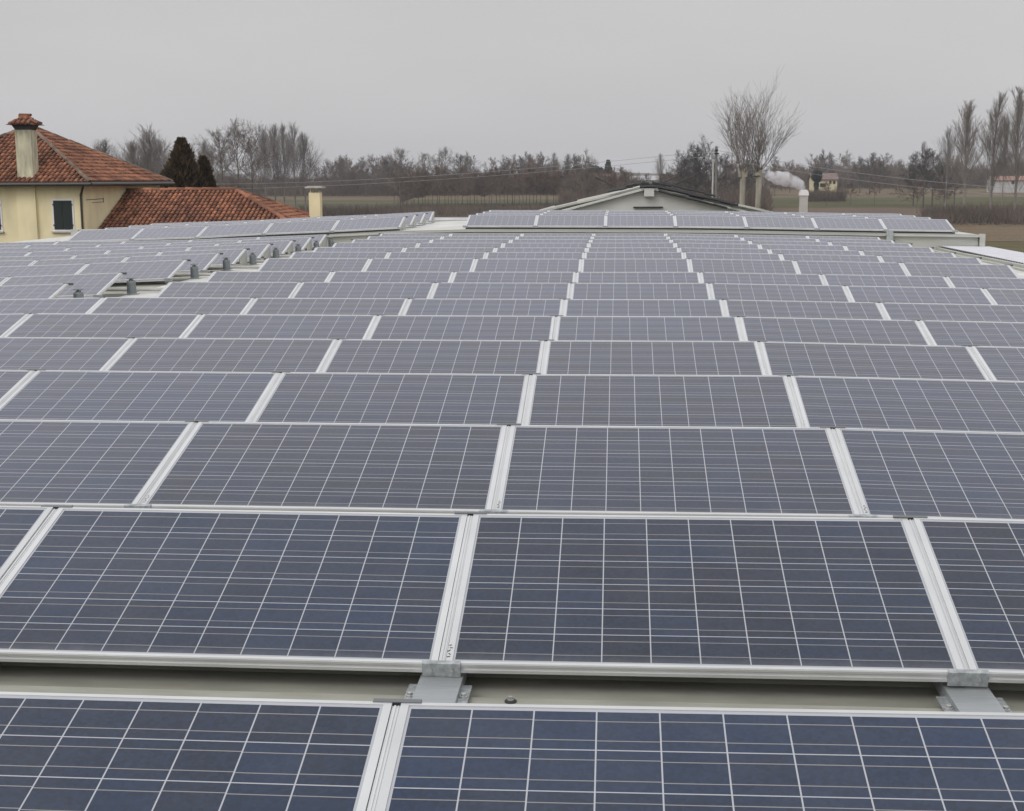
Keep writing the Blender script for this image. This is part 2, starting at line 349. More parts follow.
ORD = ['first', 'second', 'third', 'fourth', 'fifth', 'sixth', 'seventh', 'eighth', 'ninth', 'tenth', 'eleventh', 'twelfth', 'thirteenth', 'fourteenth', 'fifteenth', 'sixteenth', 'seventeenth']
def place_row(xs, ytop, zf, blocklab, plab, centre=None, ends=(1, 1), TILT=TILT):
    """xs: joint positions; zf(x): height of the top edge; one panel between each two joints"""
    cross = 0
    for i in range(len(xs) - 1):
        a, b = xs[i], xs[i + 1]; wd = b - a - GAP; xa = a + GAP / 2
        za, zb = zf(a), zf(b); slope = math.atan2(zb - za, b - a)
        dx, dz = random.uniform(-.0015, .0015), random.uniform(-.0015, .0015)
        m = Matrix.Translation((xa, ytop, za + (zb - za) * GAP / 2 / (b - a))) @ Matrix.Rotation(-slope, 4, 'Y') @ Matrix.Rotation(TILT, 4, 'X') @ Matrix.Translation((dx, -LP, dz))
        lx, ly, lz = m.to_translation()
        o = empty('solar_panel', (0, 0, 0)); o.matrix_world = m @ Matrix.Rotation(random.uniform(-.0012, .0012), 4, 'Y')
        if centre is None: posl = '%s from the right' % ORD[len(xs) - 2 - i] if i < len(xs) - 2 else 'rightmost panel'
        else:
            k = i - centre
            posl = ('first right of the central seam' if k == 0 else 'first left of the central seam' if k == -1 else
                    '%s right of the central seam' % ORD[k] if k > 0 else '%s left of the central seam' % ORD[-k - 1])
        tag(o, 'blue solar panel %s, %s' % (plab, posl), 'solar panel', 'tilted solar panels on the %s' % blocklab)
        fm, gm = get_pm(wd); inst('frame', fm, o); inst('glass', gm, o)
    for i, x in enumerate(xs):
        if (i == 0 and not ends[0]) or (i == len(xs) - 1 and not ends[1]): continue
        m = Matrix.Translation((x, ytop, zf(x))) @ Matrix.Rotation(TILT, 4, 'X') @ Matrix.Translation((0, -LP, 0))
        o = empty('mounting_rail', (0, 0, 0)); o.matrix_world = m
        if centre is None: posl = 'right end' if i == len(xs) - 1 else '%s seam from the right' % ORD[len(xs) - 2 - i]
        else:
            k = i - centre
            posl = 'on the central seam' if k == 0 else '%s seam right of centre' % ORD[k - 1] if k > 0 else '%s seam left of centre' % ORD[-k - 1]
        tag(o, 'pale joint rail %s, %s' % (plab, posl), 'mounting rail', 'joint rails on the %s' % blocklab)
        inst('rail_cover', rail_me, o); inst('top_clip', clip_me, o); inst('end_plate', plate_me, o)
        near = ytop < 12
        if near:
            [inst('screw', q_, o) for q_ in screw_mes]; inst('handwritten_mark', ink_me, o)
        # galvanised channel foot running forward along the roof, and back strut
        zr = zroof(x, ytop - .9) if ytop < 33.5 else zf(x) - DROP
        foot = empty('tmp', (0, 0, 0))
        bpy.data.objects.remove(foot)
        inv = m.inverted()
        c = MB(); y1 = ytop - LP * math.cos(TILT)
        if near:
            c.box(x - .066, x + .066, y1 - .95, ytop + .1, zr + .022, zr + .027, inv)
            c.box(x - .071, x - .066, y1 - .95, ytop + .1, zr - .02, zr + .027, inv); c.box(x + .066, x + .071, y1 - .95, ytop + .1, zr - .02, zr + .027, inv)
            c.build('foot_channel', M['channel'], o)
            fl = MB(); fl.box(x - .105, x - .0715, y1 - .62, y1 - .02, zr + .004, zr + .009, inv); fl.box(x + .0715, x + .105, y1 - .62, y1 - .02, zr + .004, zr + .009, inv)
            fl.build('foot_flange', M['galv'], o)
            for sx in (-.088, .088):
                bq = MB(); bq.lathe([(.014, 0), (.014, .004), (.009, .005), (.009, .012), (.006, .014)], n=10)
                bq.v = [tuple(inv @ Vector((x + sx + v[0], y1 - .125 + v[1], zr + .009 + v[2]))) for v in bq.v]
                bq.build('bolt', M['bolt'], o)
        zt = zf(x)
        tr = MB(); ws = .004 if not near else .003
        zt2 = zt - .045; zb2 = zt - LP * math.sin(TILT) - .045
        q4 = (.90 if ytop < 24.5 else .45) if ytop > 16 else .02; v = [(x - ws, y1 + q4, zb2 + q4 * math.tan(TILT)), (x - ws, ytop, zt2), (x - ws, ytop + .01, zr), (x - ws, y1 + q4 + .02, zr)]
        v += [(x + ws, b_, c_) for _, b_, c_ in v]
        tr.add([inv @ Vector(q) for q in v], [(3, 2, 1, 0), (4, 5, 6, 7), (0, 1, 5, 4), (1, 2, 6, 5), (2, 3, 7, 6), (3, 0, 4, 7)])
        if near or ytop > 24.5: tr.build('side_bracket', M['galv'] if near else M['fascia'], o)

MID = [-5.68, -3.98, -2.27, -.57, 1.13, 2.78, 4.44, 6.10]
LEFT = [-17.05, -15.37, -13.70, -12.02, -10.35, -8.67, -7.02]
for k, y, z in ROWS:
    cs_ = {-2: .012, -1: .009}.get(k, 0.); zf = lambda x, y=y, cs_=cs_: ztop(x, y) + cs_ * max(0., x - .2)
    n_ = k + 3
    rl = 'in the %s row back' % ORD[n_ - 1]
    if k <= -1: xs = [-3.98, -2.27, -.575, 1.142, 2.85]; ce = 2
    elif k == 0: xs = [-5.68, -3.98, -2.27, -.57, 1.13, 2.80, 4.46]; ce = 3
    elif k <= 4: xs = [-7.38] + MID; ce = 4
    else: xs = MID; ce = 3
    place_row(xs, y, zf, 'near roof', rl, ce, TILT={-1: R(16.2), -2: R(15)}.get(k, TILT))
    if k >= 5:
        nl = {5: 3, 6: 4, 7: 5, 8: 5}.get(k, 6)
        place_row(LEFT[-nl - 1:], y, zf, 'left part of the near roof', 'left of the vent pipes, %s row back' % ORD[n_ - 1])
B2R = [-3.75, -2.02, -.30, 1.41, 3.13, 4.81, 6.46, 8.09]
B2L = [-13.9, -12.21, -10.53, -8.82, -7.10, -5.39]
for i, y in enumerate((34.9, 36.75, 38.6, 40.45)):
    place_row(B2R, y, z2, 'raised far roof', 'on the raised far roof, %s row' % ORD[i], None)
    place_row(B2L, y, z2, 'left half of the far roof', 'on the far roof left half, %s row' % ORD[i], None)

# ------------------------------------------------------------------ near building: roof sheet with ribs across, walls
bld = empty('industrial_building', (0, 17, 0)); tag(bld, 'long low industrial building whose beige sheet roof carries the nearest solar rows', 'building')
def off(mb, o): mb.v = [(a - o.location.x, b - o.location.y, c - o.location.z) for a, b, c in mb.v]; return mb
g = MB(); XS = [-17.8, -15.4, -13.7, -12, -10.3, -8.66, -7.02, -6.35, -5.68, -3.9, -2.2, -.57, 1.13, 2.78, 4.44, 6.1, 7.2, 8.2]
prof = []
y = .345
while y < 33.6:                            # trapezoidal ribs running across the slope
    for dy, dz in ((0, 0), (.16, 0), (.18, .032), (.245, .032), (.265, 0)): prof.append((y + dy, dz))
    y += .333
prof.append((33.74, 0))
vs_ = [(x, yy, zroof(x, yy) + dz - .034) for yy, dz in prof for x in XS]; nx = len(XS)
g.add(vs_, [(j * nx + i, j * nx + i + 1, (j + 1) * nx + i + 1, (j + 1) * nx + i) for j in range(len(prof) - 1) for i in range(nx - 1)])
off(g, bld).build('roof', M['roof'], bld)
wl = MB(); wl.box(-17.7, -17.5, .3, 41.8, 0, 7.0); wl.box(8.35, 8.5, .3, 33.7, 0, 7.1); wl.box(-17.5, 8.35, .3, .45, 0, 7.1); wl.box(-17.5, 8.5, 33.78, 33.9, 0, 7.1)
off(wl, bld).build('wall', M['fascia'], bld)
# eaves strip: gutter lip and white corrugated sheet along the right edge
gt = MB()
for xa, xb, z0, z1 in ((7.36, 7.42, -.02, .05), (7.58, 7.66, -.02, .075)):
    for j in range(12):
        ya, yb = 6 + j * 2.3, 6 + (j + 1) * 2.3
        gt.add([(a, b, zroof(8, b) + c) for a in (xa, xb) for b in (ya, yb) for c in (z0, z1)], [(0, 1, 3, 2), (4, 6, 7, 5), (0, 4, 5, 1), (2, 3, 7, 6), (0, 2, 6, 4), (1, 5, 7, 3)])
off(gt, bld).build('eaves_gutter', M['fascia'], bld)
ws = MB(); a = []
yy = 5.
while yy < 33.7: a += [yy]; yy += .06
vs_ = []
for j, q in enumerate(a):
    zz = H - 1.60 + .007 * math.sin(q / .18 * 2 * math.pi)
    vs_ += [(7.68, q, zz), (8.85, q, zz - .02)]
ws.add(vs_, [(2 * j, 2 * j + 1, 2 * j + 3, 2 * j + 2) for j in range(len(a) - 1)])
vt = [(p[0], p[1], p[2] - .02) for p in vs_]
ws.add(vt, [(2 * j + 2, 2 * j + 3, 2 * j + 1, 2 * j) for j in range(len(a) - 1)])
off(ws, bld).build('eaves_sheet', M['white_sheet'], bld)
# pale coated strips: aisle between the two panel blocks
ai = MB(); ys = [15.5 + .5 * i for i in range(37)]
ai.add([(x, q, zroof(x, q) + .006) for q in ys for x in (-6.98, -6.35, -5.72)], [(j * 3 + i, j * 3 + i + 1, j * 3 + i + 4, j * 3 + i + 3) for j in range(len(ys) - 1) for i in (0, 1)])
off(ai, bld).build('aisle_strip', M['roof_pale'], bld)
ai = MB()
ai.add([(x, q, zroof(x, q) + .006) for q in ys for x in (6.15, 6.8, 7.34)], [(j * 3 + i, j * 3 + i + 1, j * 3 + i + 4, j * 3 + i + 3) for j in range(len(ys) - 1) for i in (0, 1)])
off(ai, bld).build('edge_strip', M['roof_pale'], bld)

# far raised half
b2 = empty('raised_building', (0, 38, 0)); tag(b2, 'slightly higher flat roofed block with beige fascia behind the near solar rows', 'building')
g = MB(); XS2 = [-17, -13.9, -12.2, -10.5, -8.8, -7.1, -5.39, -4.5, -3.75, -2, 1.4, 3.13, 4.81, 6.46, 8.09, 8.6]; ny = 2
Y2 = [33.7, 42.0]
g.add([(x, q, z2(x) - DROP + .0) for q in Y2 for x in XS2], [(i, i + 1, len(XS2) + i + 1, len(XS2) + i) for i in range(len(XS2) - 1)])
off(g, b2).build('roof', M['roof_pale'], b2)
g = MB()
for i in range(len(XS2) - 1):
    xa, xb = XS2[i], XS2[i + 1]; za, zb = z2(xa) - DROP - .008, z2(xb) - DROP - .008
    g.add([(xa, 33.72, 7.05), (xb, 33.72, 7.05), (xb, 33.72, zb), (xa, 33.72, za), (xa, 33.62, za - .0), (xb, 33.62, zb - .0), (xb, 33.62, zb - .05), (xa, 33.62, za - .05), (xb, 33.72, zb - .05), (xa, 33.72, za - .05)],
          [(0, 1, 2, 3), (3, 2, 5, 4), (4, 5, 6, 7), (7, 6, 8, 9)])
g.box(8.585, 8.6, 33.72, 42, 0, z2(8.6) - DROP - .01); g.box(8.6, 8.72, 33.60, 33.78, z2(8.6) - DROP - .33, z2(8.6) - DROP + .02)
g.box(-17, 8.58, 41.9, 42.0, 0, 7.55)
off(g, b2).build('fascia', M['fascia'], b2)
g = MB(); g.box(-6, -3.4, 41.7, 41.95, z2(-4.5) - DROP + .004, z2(-4.5) - DROP + .09)
off(g, b2).build('ridge_cap', M['white_sheet'], b2)
g = MB()
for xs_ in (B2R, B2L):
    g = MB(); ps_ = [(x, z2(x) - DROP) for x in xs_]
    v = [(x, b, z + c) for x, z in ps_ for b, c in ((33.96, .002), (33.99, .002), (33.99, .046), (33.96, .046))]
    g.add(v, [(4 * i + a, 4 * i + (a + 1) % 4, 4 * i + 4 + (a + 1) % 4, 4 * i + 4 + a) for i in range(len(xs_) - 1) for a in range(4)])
    off(g, b2).build('gap_shade_strip', M['rubber'], b2)  # black strip added to paint the shade between front panels and fascia
# downpipe bracket on the fascia (pale vertical plate at the right)
g = MB(); g.box(6.40, 6.55, 33.55, 33.615, z2(6.46) - .62, z2(6.46) - .25)
off(g, b2).build('fascia_plate', M['galv'], b2)

# cable conduits in the aisle
for i, (k, y, z) in enumerate(ROWS[7:15]):
    t = MB(); yy = y + .35; zz = zroof(-6.3, yy) + .045
    t.tube((-7.6, yy, zz), (-5.9, yy, zz), .028, n=8); t.tube((-5.9, yy, zz), (-5.75, yy + .1, zz - .01), .028, n=8)
    for xx in (-7.0, -6.3): t.box(xx - .03, xx + .03, yy - .04, yy + .04, zroof(-6.3, yy) + .006, zz - .01)
    o = t.build('cable_conduit', M['concrete'])
    tag(o, 'grey cable conduit crossing the roof aisle behind the %s row' % ORD[k + 2], 'conduit', 'conduits across the aisle')
# vent pipes at the row ends
vm = MB().lathe([(.070, 0), (.070, .02), (.066, .025), (.064, .175), (.058, .19), (.034, .195), (.034, .212)], n=18).mesh('pipe'); vm.materials.append(M['plastic'])
cm = MB().lathe([(.012, .212), (.012, .224), (.062, .225), (.064, .232), (.02, .240)], n=16).mesh('cap'); cm.materials.append(M['dark_clip'])
fm_ = MB().lathe([(.11, 0), (.11, .008), (.07, .014)], n=18).mesh('flashing'); fm_.materials.append(M['galv'])
for i, (k, y, z) in enumerate(ROWS[7:]):
    o = empty('vent_pipe', (-6.93, y + .10, zroof(-6.95, y + .1) + .010))
    if k == 6 or k == 5: o.scale = (1.0, 1.0, 1.0)
    for nme, me in (('pipe', vm), ('cap', cm), ('flashing', fm_)): inst(nme, me, o)
    tag(o, 'grey capped vent pipe beside the aisle at the end of the %s row' % ORD[k + 2], 'vent pipe', 'vent pipes along the roof aisle')
# roof screw in the nearest gap
o = empty('roof_screw', (-.335, 4.225, zroof(-.3, 4.2) - .001))
q = MB().lathe([(.020, 0), (.020, .003), (.016, .006)], n=14).build('washer', M['rubber'], o)
q = MB().lathe([(.011, .006), (.011, .008), (.008, .009), (.008, .018), (.004, .019)], n=6).build('head', M['bolt'], o)
tag(o, 'roof screw with black washer in the gap before the second row', 'screw')

# ------------------------------------------------------------------ gable building behind
gb = empty('gabled_shed', (1.0, 46, 0)); tag(gb, 'pale low pitched gable end with sagging grey roof behind the far panels', 'building')
def wpt(x, y, z): return (x - gb.location.x, y - gb.location.y, z)
XP = 1.0
wall = MB()
wall.prism([(XP - 3.3, 0), (XP + 3.5, 0), (XP + 3.5, 7.85), (XP + .0, 8.74), (XP - 3.3, 7.85)], 'y', 45.2, 45.4)
wall.prism([(XP - 4.2, 0), (XP + 4.6, 0), (XP + 4.6, 7.8), (XP, 8.77), (XP - 4.2, 7.8)], 'y', 46.4, 54)
off(wall, gb).build('wall', M['membrane_lt'], gb)
rf = MB()
for sx, x1 in ((-1, XP - 4.6), (1, XP + 5.0)):
    n_ = 8
    for i in range(n_):
        ta, tb = i / n_, (i + 1) / n_
        xa, xb = XP + (x1 - XP) * ta, XP + (x1 - XP) * tb
        za = 8.84 - 1.12 * ta - .02 * math.sin(ta * 7); zb = 8.84 - 1.12 * tb - .02 * math.sin(tb * 7)
        rf.add([(xa, 46.2, za), (xb, 46.2, zb), (xb, 54.3, zb), (xa, 54.3, za), (xa, 46.2, za - .07), (xb, 46.2, zb - .07), (xb, 54.3, zb - .07), (xa, 54.3, za - .07)], [(0, 1, 2, 3), (0, 4, 5, 1), (7, 6, 5, 4), (3, 2, 6, 7)])
off(rf, gb).build('roof', M['membrane'], gb)
rf = MB()
for x1 in (XP - 3.6, XP + 3.8):
    rf.add([(XP, 45.0, 8.76), (x1, 45.0, 7.82), (x1, 46.2, 7.82), (XP, 46.2, 8.76), (XP, 45.0, 8.70), (x1, 45.0, 7.76), (x1, 46.2, 7.76), (XP, 46.2, 8.70)], [(0, 1, 2, 3), (0, 4, 5, 1), (7, 6, 5, 4), (1, 5, 6, 2)])
off(rf, gb).build('porch_roof', M['membrane_lt'], gb)
g = MB(); g.box(XP - .16, XP + .16, 44.96, 45.15, 8.46, 8.72); off(g, gb).build('ridge_block', M['membrane_lt'], gb)
g = MB(); g.box(XP - .5, XP + .45, 45.1, 45.19, 8.09, 8.13); off(g, gb).build('wall_slot', M['black'], gb)
# black rolled membrane / frames lying on it
rnd = random.Random(5)
g = MB()
def bar(x0, z0, x1, z1, y, t, d=.12): 
    n_ = 5
    for i in range(n_):
        a_, b_ = i / n_, (i + 1) / n_
        g.tube((x0 + (x1 - x0) * a_, y, z0 + (z1 - z0) * a_ + rnd.uniform(-.012, .012)), (x0 + (x1 - x0) * b_, y, z0 + (z1 - z0) * b_ + rnd.uniform(-.012, .012)), t, t * rnd.uniform(.8, 1.1), n=5)
g2 = None
for args, lb in (((XP + .28, 8.76, XP + 2.75, 8.20, 44.95, .06), 'lower thick black bar lying down the right slope of the gable shed'), ((XP + .3, 8.64, XP + 2.5, 8.09, 44.9, .04), 'thin black bar under the thick one on the right slope of the shed'), ((XP + .4, 8.90, XP + 2.2, 8.46, 46.1, .04), 'upper dark bar lying higher on the right slope of the shed')):
    g = MB(); bar(*args)
    if 'lower thick' in lb: g.box(XP + 2.6, XP + 2.85, 44.88, 44.98, 8.13, 8.22)
    o = tag(off(g, gb).build('metal_bar', M['black']), lb, 'bar', 'black bars on the shed roof'); o.location = gb.location
g = MB(); bar(XP - .30, 8.78, XP + .32, 8.78, 44.95, .05); bar(XP - 1.35, 8.61, XP - .30, 8.84, 46.05, .055); bar(XP - .75, 8.80, XP - .1, 8.92, 46.0, .03); bar(XP + .1, 8.9, XP + .75, 8.80, 45.6, .045); g.box(XP + .3, XP + .52, 45.2, 45.5, 8.74, 8.86); bar(XP - .3, 8.83, XP + .36, 8.83, 45.4, .05)
g.box(XP - .25, XP + .0, 45.3, 45.7, 8.83, 8.90); g.box(XP + .12, XP + .33, 45.3, 45.6, 8.83, 8.89)
o = tag(off(g, gb).build('roof_debris', M['black']), 'heap of black and rusty scrap on the ridge of the gable roof', 'debris'); o.location = gb.location
for a_, b_, t_, lb in (((XP - 1.75, 46.4, 9.08), (XP - 1.15, 46.3, 8.80), .025, 'dark rod sticking up left of the gable ridge'), ((XP + .9, 46.5, 8.85), (XP + 1.6, 46.6, 9.16), .028, 'longer dark rod leaning out right of the gable ridge'), ((XP + .45, 46.4, 8.88), (XP + 1.0, 46.5, 9.10), .018, 'shorter dark rod leaning right beside the gable ridge')):
    g = MB(); g.tube(a_, b_, t_, n=5); o = tag(off(g, gb).build('dark_rod', M['twig_dark']), lb, 'rod', 'rods on the shed ridge'); o.location = gb.location
g = MB(); g.tube((XP - 3.1, 46.1, 8.16), (XP - 2.35, 46.1, 8.33), .022, n=5)
o = tag(off(g, gb).build('black_strip', M['black']), 'short black strip on the left slope of the gable roof', 'strip'); o.location = gb.location

# ------------------------------------------------------------------ tiled roofs
def tiles(mb, origin, ux, dn, inside, wu, ld, step=.205, row=.32, rad=.075, lift=.05, rnd=random.Random(11)):
    """half-round tiles; origin corner, ux unit across, dn unit down the slope, inside(u,v) keeps a tile"""
    nrm = ux.cross(dn); 
    if nrm.z < 0: nrm = -nrm
    nu = int(wu / step) + 1; nv = int(ld / row) + 1
    for j in range(nv):
        for i in range(nu):
            u, v = (i + .5) * step, j * row
            if not inside(u, v + row * .5): continue
            ju = rnd.uniform(-.012, .012); jl = rnd.uniform(-.008, .012); vsx = []
            for vv_, rr_, hh in ((v, rad * .85, 0.0), (v + row * 1.12, rad * 1.08, .034)):
                for k in range(5):
                    t = math.pi * k / 4
                    vsx.append(origin + ux * (u + ju + rr_ * math.cos(t)) + dn * vv_ + nrm * (rr_ * .95 * math.sin(t) + hh + .02 + jl))
            mb.add(vsx, [(k, k + 1, k + 6, k + 5) for k in range(4)])
            e = len(mb.v)
            mb.f.append((e - 5, e - 4, e - 3, e - 2, e - 1))
def ridge(mb, a, b, rad=.11, step=.38, rnd=random.Random(2)):
    a, b = Vector(a), Vector(b); L_ = (b - a).length; d = (b - a).normalized(); n_ = int(L_ / step)
    for i in range(n_):
        p = a + d * (i * L_ / n_); q = a + d * ((i + 1.12) * L_ / n_); j = rnd.uniform(-.01, .012)
        side = d.cross(Vector((0, 0, 1))).normalized(); upv = side.cross(d)
        vsx = []
        for c, r_ in ((p, rad), (q, rad * .85)):
            for k in range(6):
                t = math.pi * k / 5; vsx.append(c + side * (r_ * math.cos(t)) + upv * (r_ * math.sin(t) + j))
        mb.add(vsx, [(k, k + 1, k + 7, k + 6) for k in range(5)] + [(0, 1, 2, 3, 4, 5)])

# main yellow house: near corner at right-front
hx1, hy0 = -21.95, 55.6; hx0, hy1 = hx1 - 8.3, hy0 + 9.4; EZ = H - .03
ov = .5
house = empty('yellow_house', ((hx0 + hx1) / 2, (hy0 + hy1) / 2, 0)); tag(house, 'two storey ochre house with hipped red tile roof at the left', 'house')
wl = MB(); wl.box(hx0, hx1, hy0, hy1, 0, EZ - .05); wl.box(hx1 - 2.78, hx1 - 1.98, hy0 - .12, hy0, 0, EZ - .12)
off(wl, house).build('wall', M['plaster'], house)
ax, ay, AZ = (hx0 + hx1) / 2 + .05, (hy0 + hy1) / 2, H + 2.42
ex0, ex1, ey0, ey1 = hx0 - ov, hx1 + ov, hy0 - ov, hy1 + ov
A = Vector((ax, ay, AZ))
cs = [Vector((ex0, ey0, EZ)), Vector((ex1, ey0, EZ)), Vector((ex1, ey1, EZ)), Vector((ex0, ey1, EZ))]
rb = MB(); rb.add([*cs, A, *[c - Vector((0, 0, .06)) for c in cs]], [(0, 1, 4), (1, 2, 4), (2, 3, 4), (3, 0, 4), (8, 7, 6, 5), (0, 5, 6, 1), (1, 6, 7, 2), (2, 7, 8, 3), (3, 8, 5, 0)])
roofo = off(rb, house).build('roof', M['tile_base'], house)
tm = MB()
def hip_face(c0, c1, apex, tm):
    ux = (c1 - c0).normalized(); W_ = (c1 - c0).length; foot = c0 + ux * (apex - c0).dot(ux); up_ = apex - foot; Lh = up_.length; dn = -up_.normalized()
    uc = (apex - c0).dot(ux)
    org = c0 + up_
    def ins(u, v):
        f_ = v / Lh; return f_ <= 1.0 and uc * (1 - f_) + .03 < u < uc + (W_ - uc) * f_ - .03
    tiles(tm, org, ux, dn, ins, W_, Lh)
for i in (0, 1, 3): hip_face(cs[i], cs[(i + 1) % 4], A, tm)
off(tm, house).build('tiles', M['tile'], house)
rm = MB()
for c in cs: ridge(rm, A + Vector((0, 0, .05)), c + Vector((0, 0, .05)), .095)
off(rm, house).build('hip_tiles', M['tile_ridge'], house)
gm_ = MB(); gm_.tube((ex0, ey0 - .07, EZ - .05), (ex1 + .1, ey0 - .07, EZ - .05), .085, n=8); gm_.tube((ex1 + .07, ey0 - .1, EZ - .05), (ex1 + .07, ey1 + .1, EZ - .05), .085, n=8)
off(gm_, house).build('gutter', M['gutter'], house)
dp = MB(); dp.tube((ex1 - .25, ey0 - .05, EZ - .1), (hx1 - .06, hy0 - .09, EZ - .5), .05, n=8); dp.tube((hx1 - .06, hy0 - .09, EZ - .5), (hx1 - .06, hy0 - .09, 0), .05, n=8)
off(dp, house).build('downpipe', M['gutter'], house)
# windows on the front
for wx, mm in ((hx1 - .88, 'shutter'), (hx1 - 3.95, 'shutter_maroon')):
    f = MB(); ww, z0, z1 = .39, H - 1.93, H - .74
    f.box(wx - ww - .07, wx + ww + .07, hy0 - .03, hy0 - .001, z0 - .07, z0 - .001); f.box(wx - ww - .07, wx + ww + .07, hy0 - .03, hy0 - .001, z1 + .001, z1 + .07)
    f.box(wx - ww - .07, wx - ww, hy0 - .03, hy0 - .001, z0, z1); f.box(wx + ww, wx + ww + .07, hy0 - .03, hy0 - .001, z0, z1)
    fo = off(f, house).build('window', M['white'], house)
    off(MB().box(wx - ww - .12, wx + ww + .12, hy0 - .11, hy0 - .002, z0 - .125, z0 - .072), house).build('sill', M['concrete'], fo)
    s = MB(); s.box(wx - ww + .01, wx - .008, hy0 - .06, hy0 - .004, z0 + .01, z1 - .01); s.box(wx + .008, wx + ww - .01, hy0 - .06, hy0 - .004, z0 + .01, z1 - .01)
    for hz in (z0 + .15, z1 - .2):
        s.box(wx - ww - .03, wx - ww + .02, hy0 - .07, hy0 - .03, hz, hz + .06); s.box(wx + ww - .02, wx + ww + .03, hy0 - .07, hy0 - .03, hz, hz + .06)
    zz = z0 + .06
    while zz < z1 - .06:
        s.box(wx - ww + .06, wx - .05, hy0 - .068, hy0 - .061, zz, zz + .03); s.box(wx + .05, wx + ww - .06, hy0 - .068, hy0 - .061, zz, zz + .03); zz += .06
    off(s, house).build('shutter', M[mm], fo)
# wall bracket right of the downpipe
s = MB(); s.tube((hx1 + .02, hy0 + .3, H - .72), (hx1 + .02, hy0 + 2.2, H - .70), .012, n=5); s.tube((hx1 + .02, hy0 + .9, H - .85), (hx1 + .02, hy0 + 2.1, H - .83), .010, n=5); s.tube((hx1 + .02, hy0 + 2.2, H - .86), (hx1 + .02, hy0 + 2.2, H - .66), .012, n=5)
off(s, house).build('wall_bracket', M['gutter'], house)
# chimney rising from the front eave
cx_ = hx1 - 2.28; c0, c1 = cx_ - .36, cx_ + .30; cy0, cy1 = hy0 - .2, hy0 + .40
ch = MB(); ch.box(c0, c1, cy0, cy1, EZ + .02, H + 2.12); cho = off(ch, house).build('chimney', M['plaster_dirty'], roofo)
ck = MB()
ck.prism([(c0 + .02, H + 2.12), (c1 - .02, H + 2.12), (c1 + .13, H + 2.33), (c0 - .13, H + 2.33)], 'y', cy0 + .0, cy1)
off(ck, house).build('chimney_neck', M['black'], cho)
c2 = [Vector((c0 - .27, cy0 - .25, H + 2.32)), Vector((c1 + .27, cy0 - .25, H + 2.32)), Vector((c1 + .27, cy1 + .25, H + 2.32)), Vector((c0 - .27, cy1 + .25, H + 2.32))]
Ac = Vector(((c0 + c1) / 2, (cy0 + cy1) / 2, H + 2.66)); tb = MB()
tb.add([*c2, Ac], [(0, 1, 4), (1, 2, 4), (2, 3, 4), (3, 0, 4), (3, 2, 1, 0)])
off(tb, house).build('chimney_hood', M['tile_base'], cho)
tm = MB()
for i in range(4): hip_face(c2[i], c2[(i + 1) % 4], Ac, tm)
tm.box(Ac.x - .19, Ac.x + .19, Ac.y - .18, Ac.y + .18, H + 2.56, H + 2.72); ridge(tm, (Ac.x - .22, Ac.y, H + 2.70), (Ac.x + .22, Ac.y, H + 2.70), .10, .3)
off(tm, house).build('hood_tiles', M['tile'], cho)

# annex with lower hipped roof, attached to the right wall
an = empty('tiled_annex', (-18.5, 60.6, 0)); tag(an, 'low annex with weathered hipped red tile roof beside the ochre house', 'house')
ry, rz = 60.7, H - .42; rx0, rx1 = hx1 + .02, -16.95; run = 5.9; dz_ = .43
ea = rz - dz_ * run
f0, f1 = Vector((rx0, ry - run, ea)), Vector((rx1 + run, ry - run, ea)); g0, g1 = Vector((rx0, ry + run, ea)), Vector((rx1 + run, ry + run, ea))
P0, P1 = Vector((rx0, ry, rz)), Vector((rx1, ry, rz))
rb = MB(); rb.add([f0, f1, g1, g0, P0, P1], [(0, 1, 5, 4), (1, 2, 5), (2, 3, 4, 5), (0, 4, 3), (3, 2, 1, 0)])
aro = off(rb, an).build('roof', M['tile_base'], an)
tm = MB(); dn = Vector((0, -run, -dz_ * run)); Ls = dn.length; dn.normalize()
tiles(tm, P0, Vector((1, 0, 0)), dn, lambda u, v: v < Ls and u < (rx1 - rx0) + (v / Ls) * run - .02, rx1 - rx0 + run, Ls)
dn2 = Vector((run, 0, -dz_ * run)).normalized()
tiles(tm, Vector((rx1, ry - run, rz)), Vector((0, 1, 0)), dn2, lambda u, v: abs(u - run) < (v / Ls) * run - .02 and v < Ls, 2 * run, Ls)
off(tm, an).build('tiles', M['tile'], an)
rm = MB(); ridge(rm, P0 + Vector((0, 0, .04)), P1 + Vector((0, 0, .07)), .12); ridge(rm, P1 + Vector((0, 0, .04)), f1 + Vector((0, 0, .04)), .11); ridge(rm, P1 + Vector((0, 0, .04)), g1 + Vector((0, 0, .04)), .11)
off(rm, an).build('hip_tiles', M['tile'], an)
wl = MB(); wl.box(rx0 + .02, rx1 + run - .5, ry - run + .5, ry + run - .5, 0, ea + .1); off(wl, an).build('wall', M['plaster'], an)
s = MB(); s.box(-13.95, -13.45, 61.9, 62.4, H - 2.2, H - .52); co = off(s, an).build('chimney', M['plaster'], aro)
s = MB(); s.box(-14.09, -13.31, 61.76, 62.54, H - .32, H - .25); s.box(-14.0, -13.4, 61.85, 62.45, H - .249, H - .22); off(s, an).build('chimney_cap', M['concrete'], co)
s = MB()
for xx in (-13.90, -13.52):
    for yy in (61.93, 62.33): s.box(xx, xx + .06, yy, yy + .06, H - .52, H - .32)
off(s, an).build('cap_leg', M['plaster_dirty'], co)

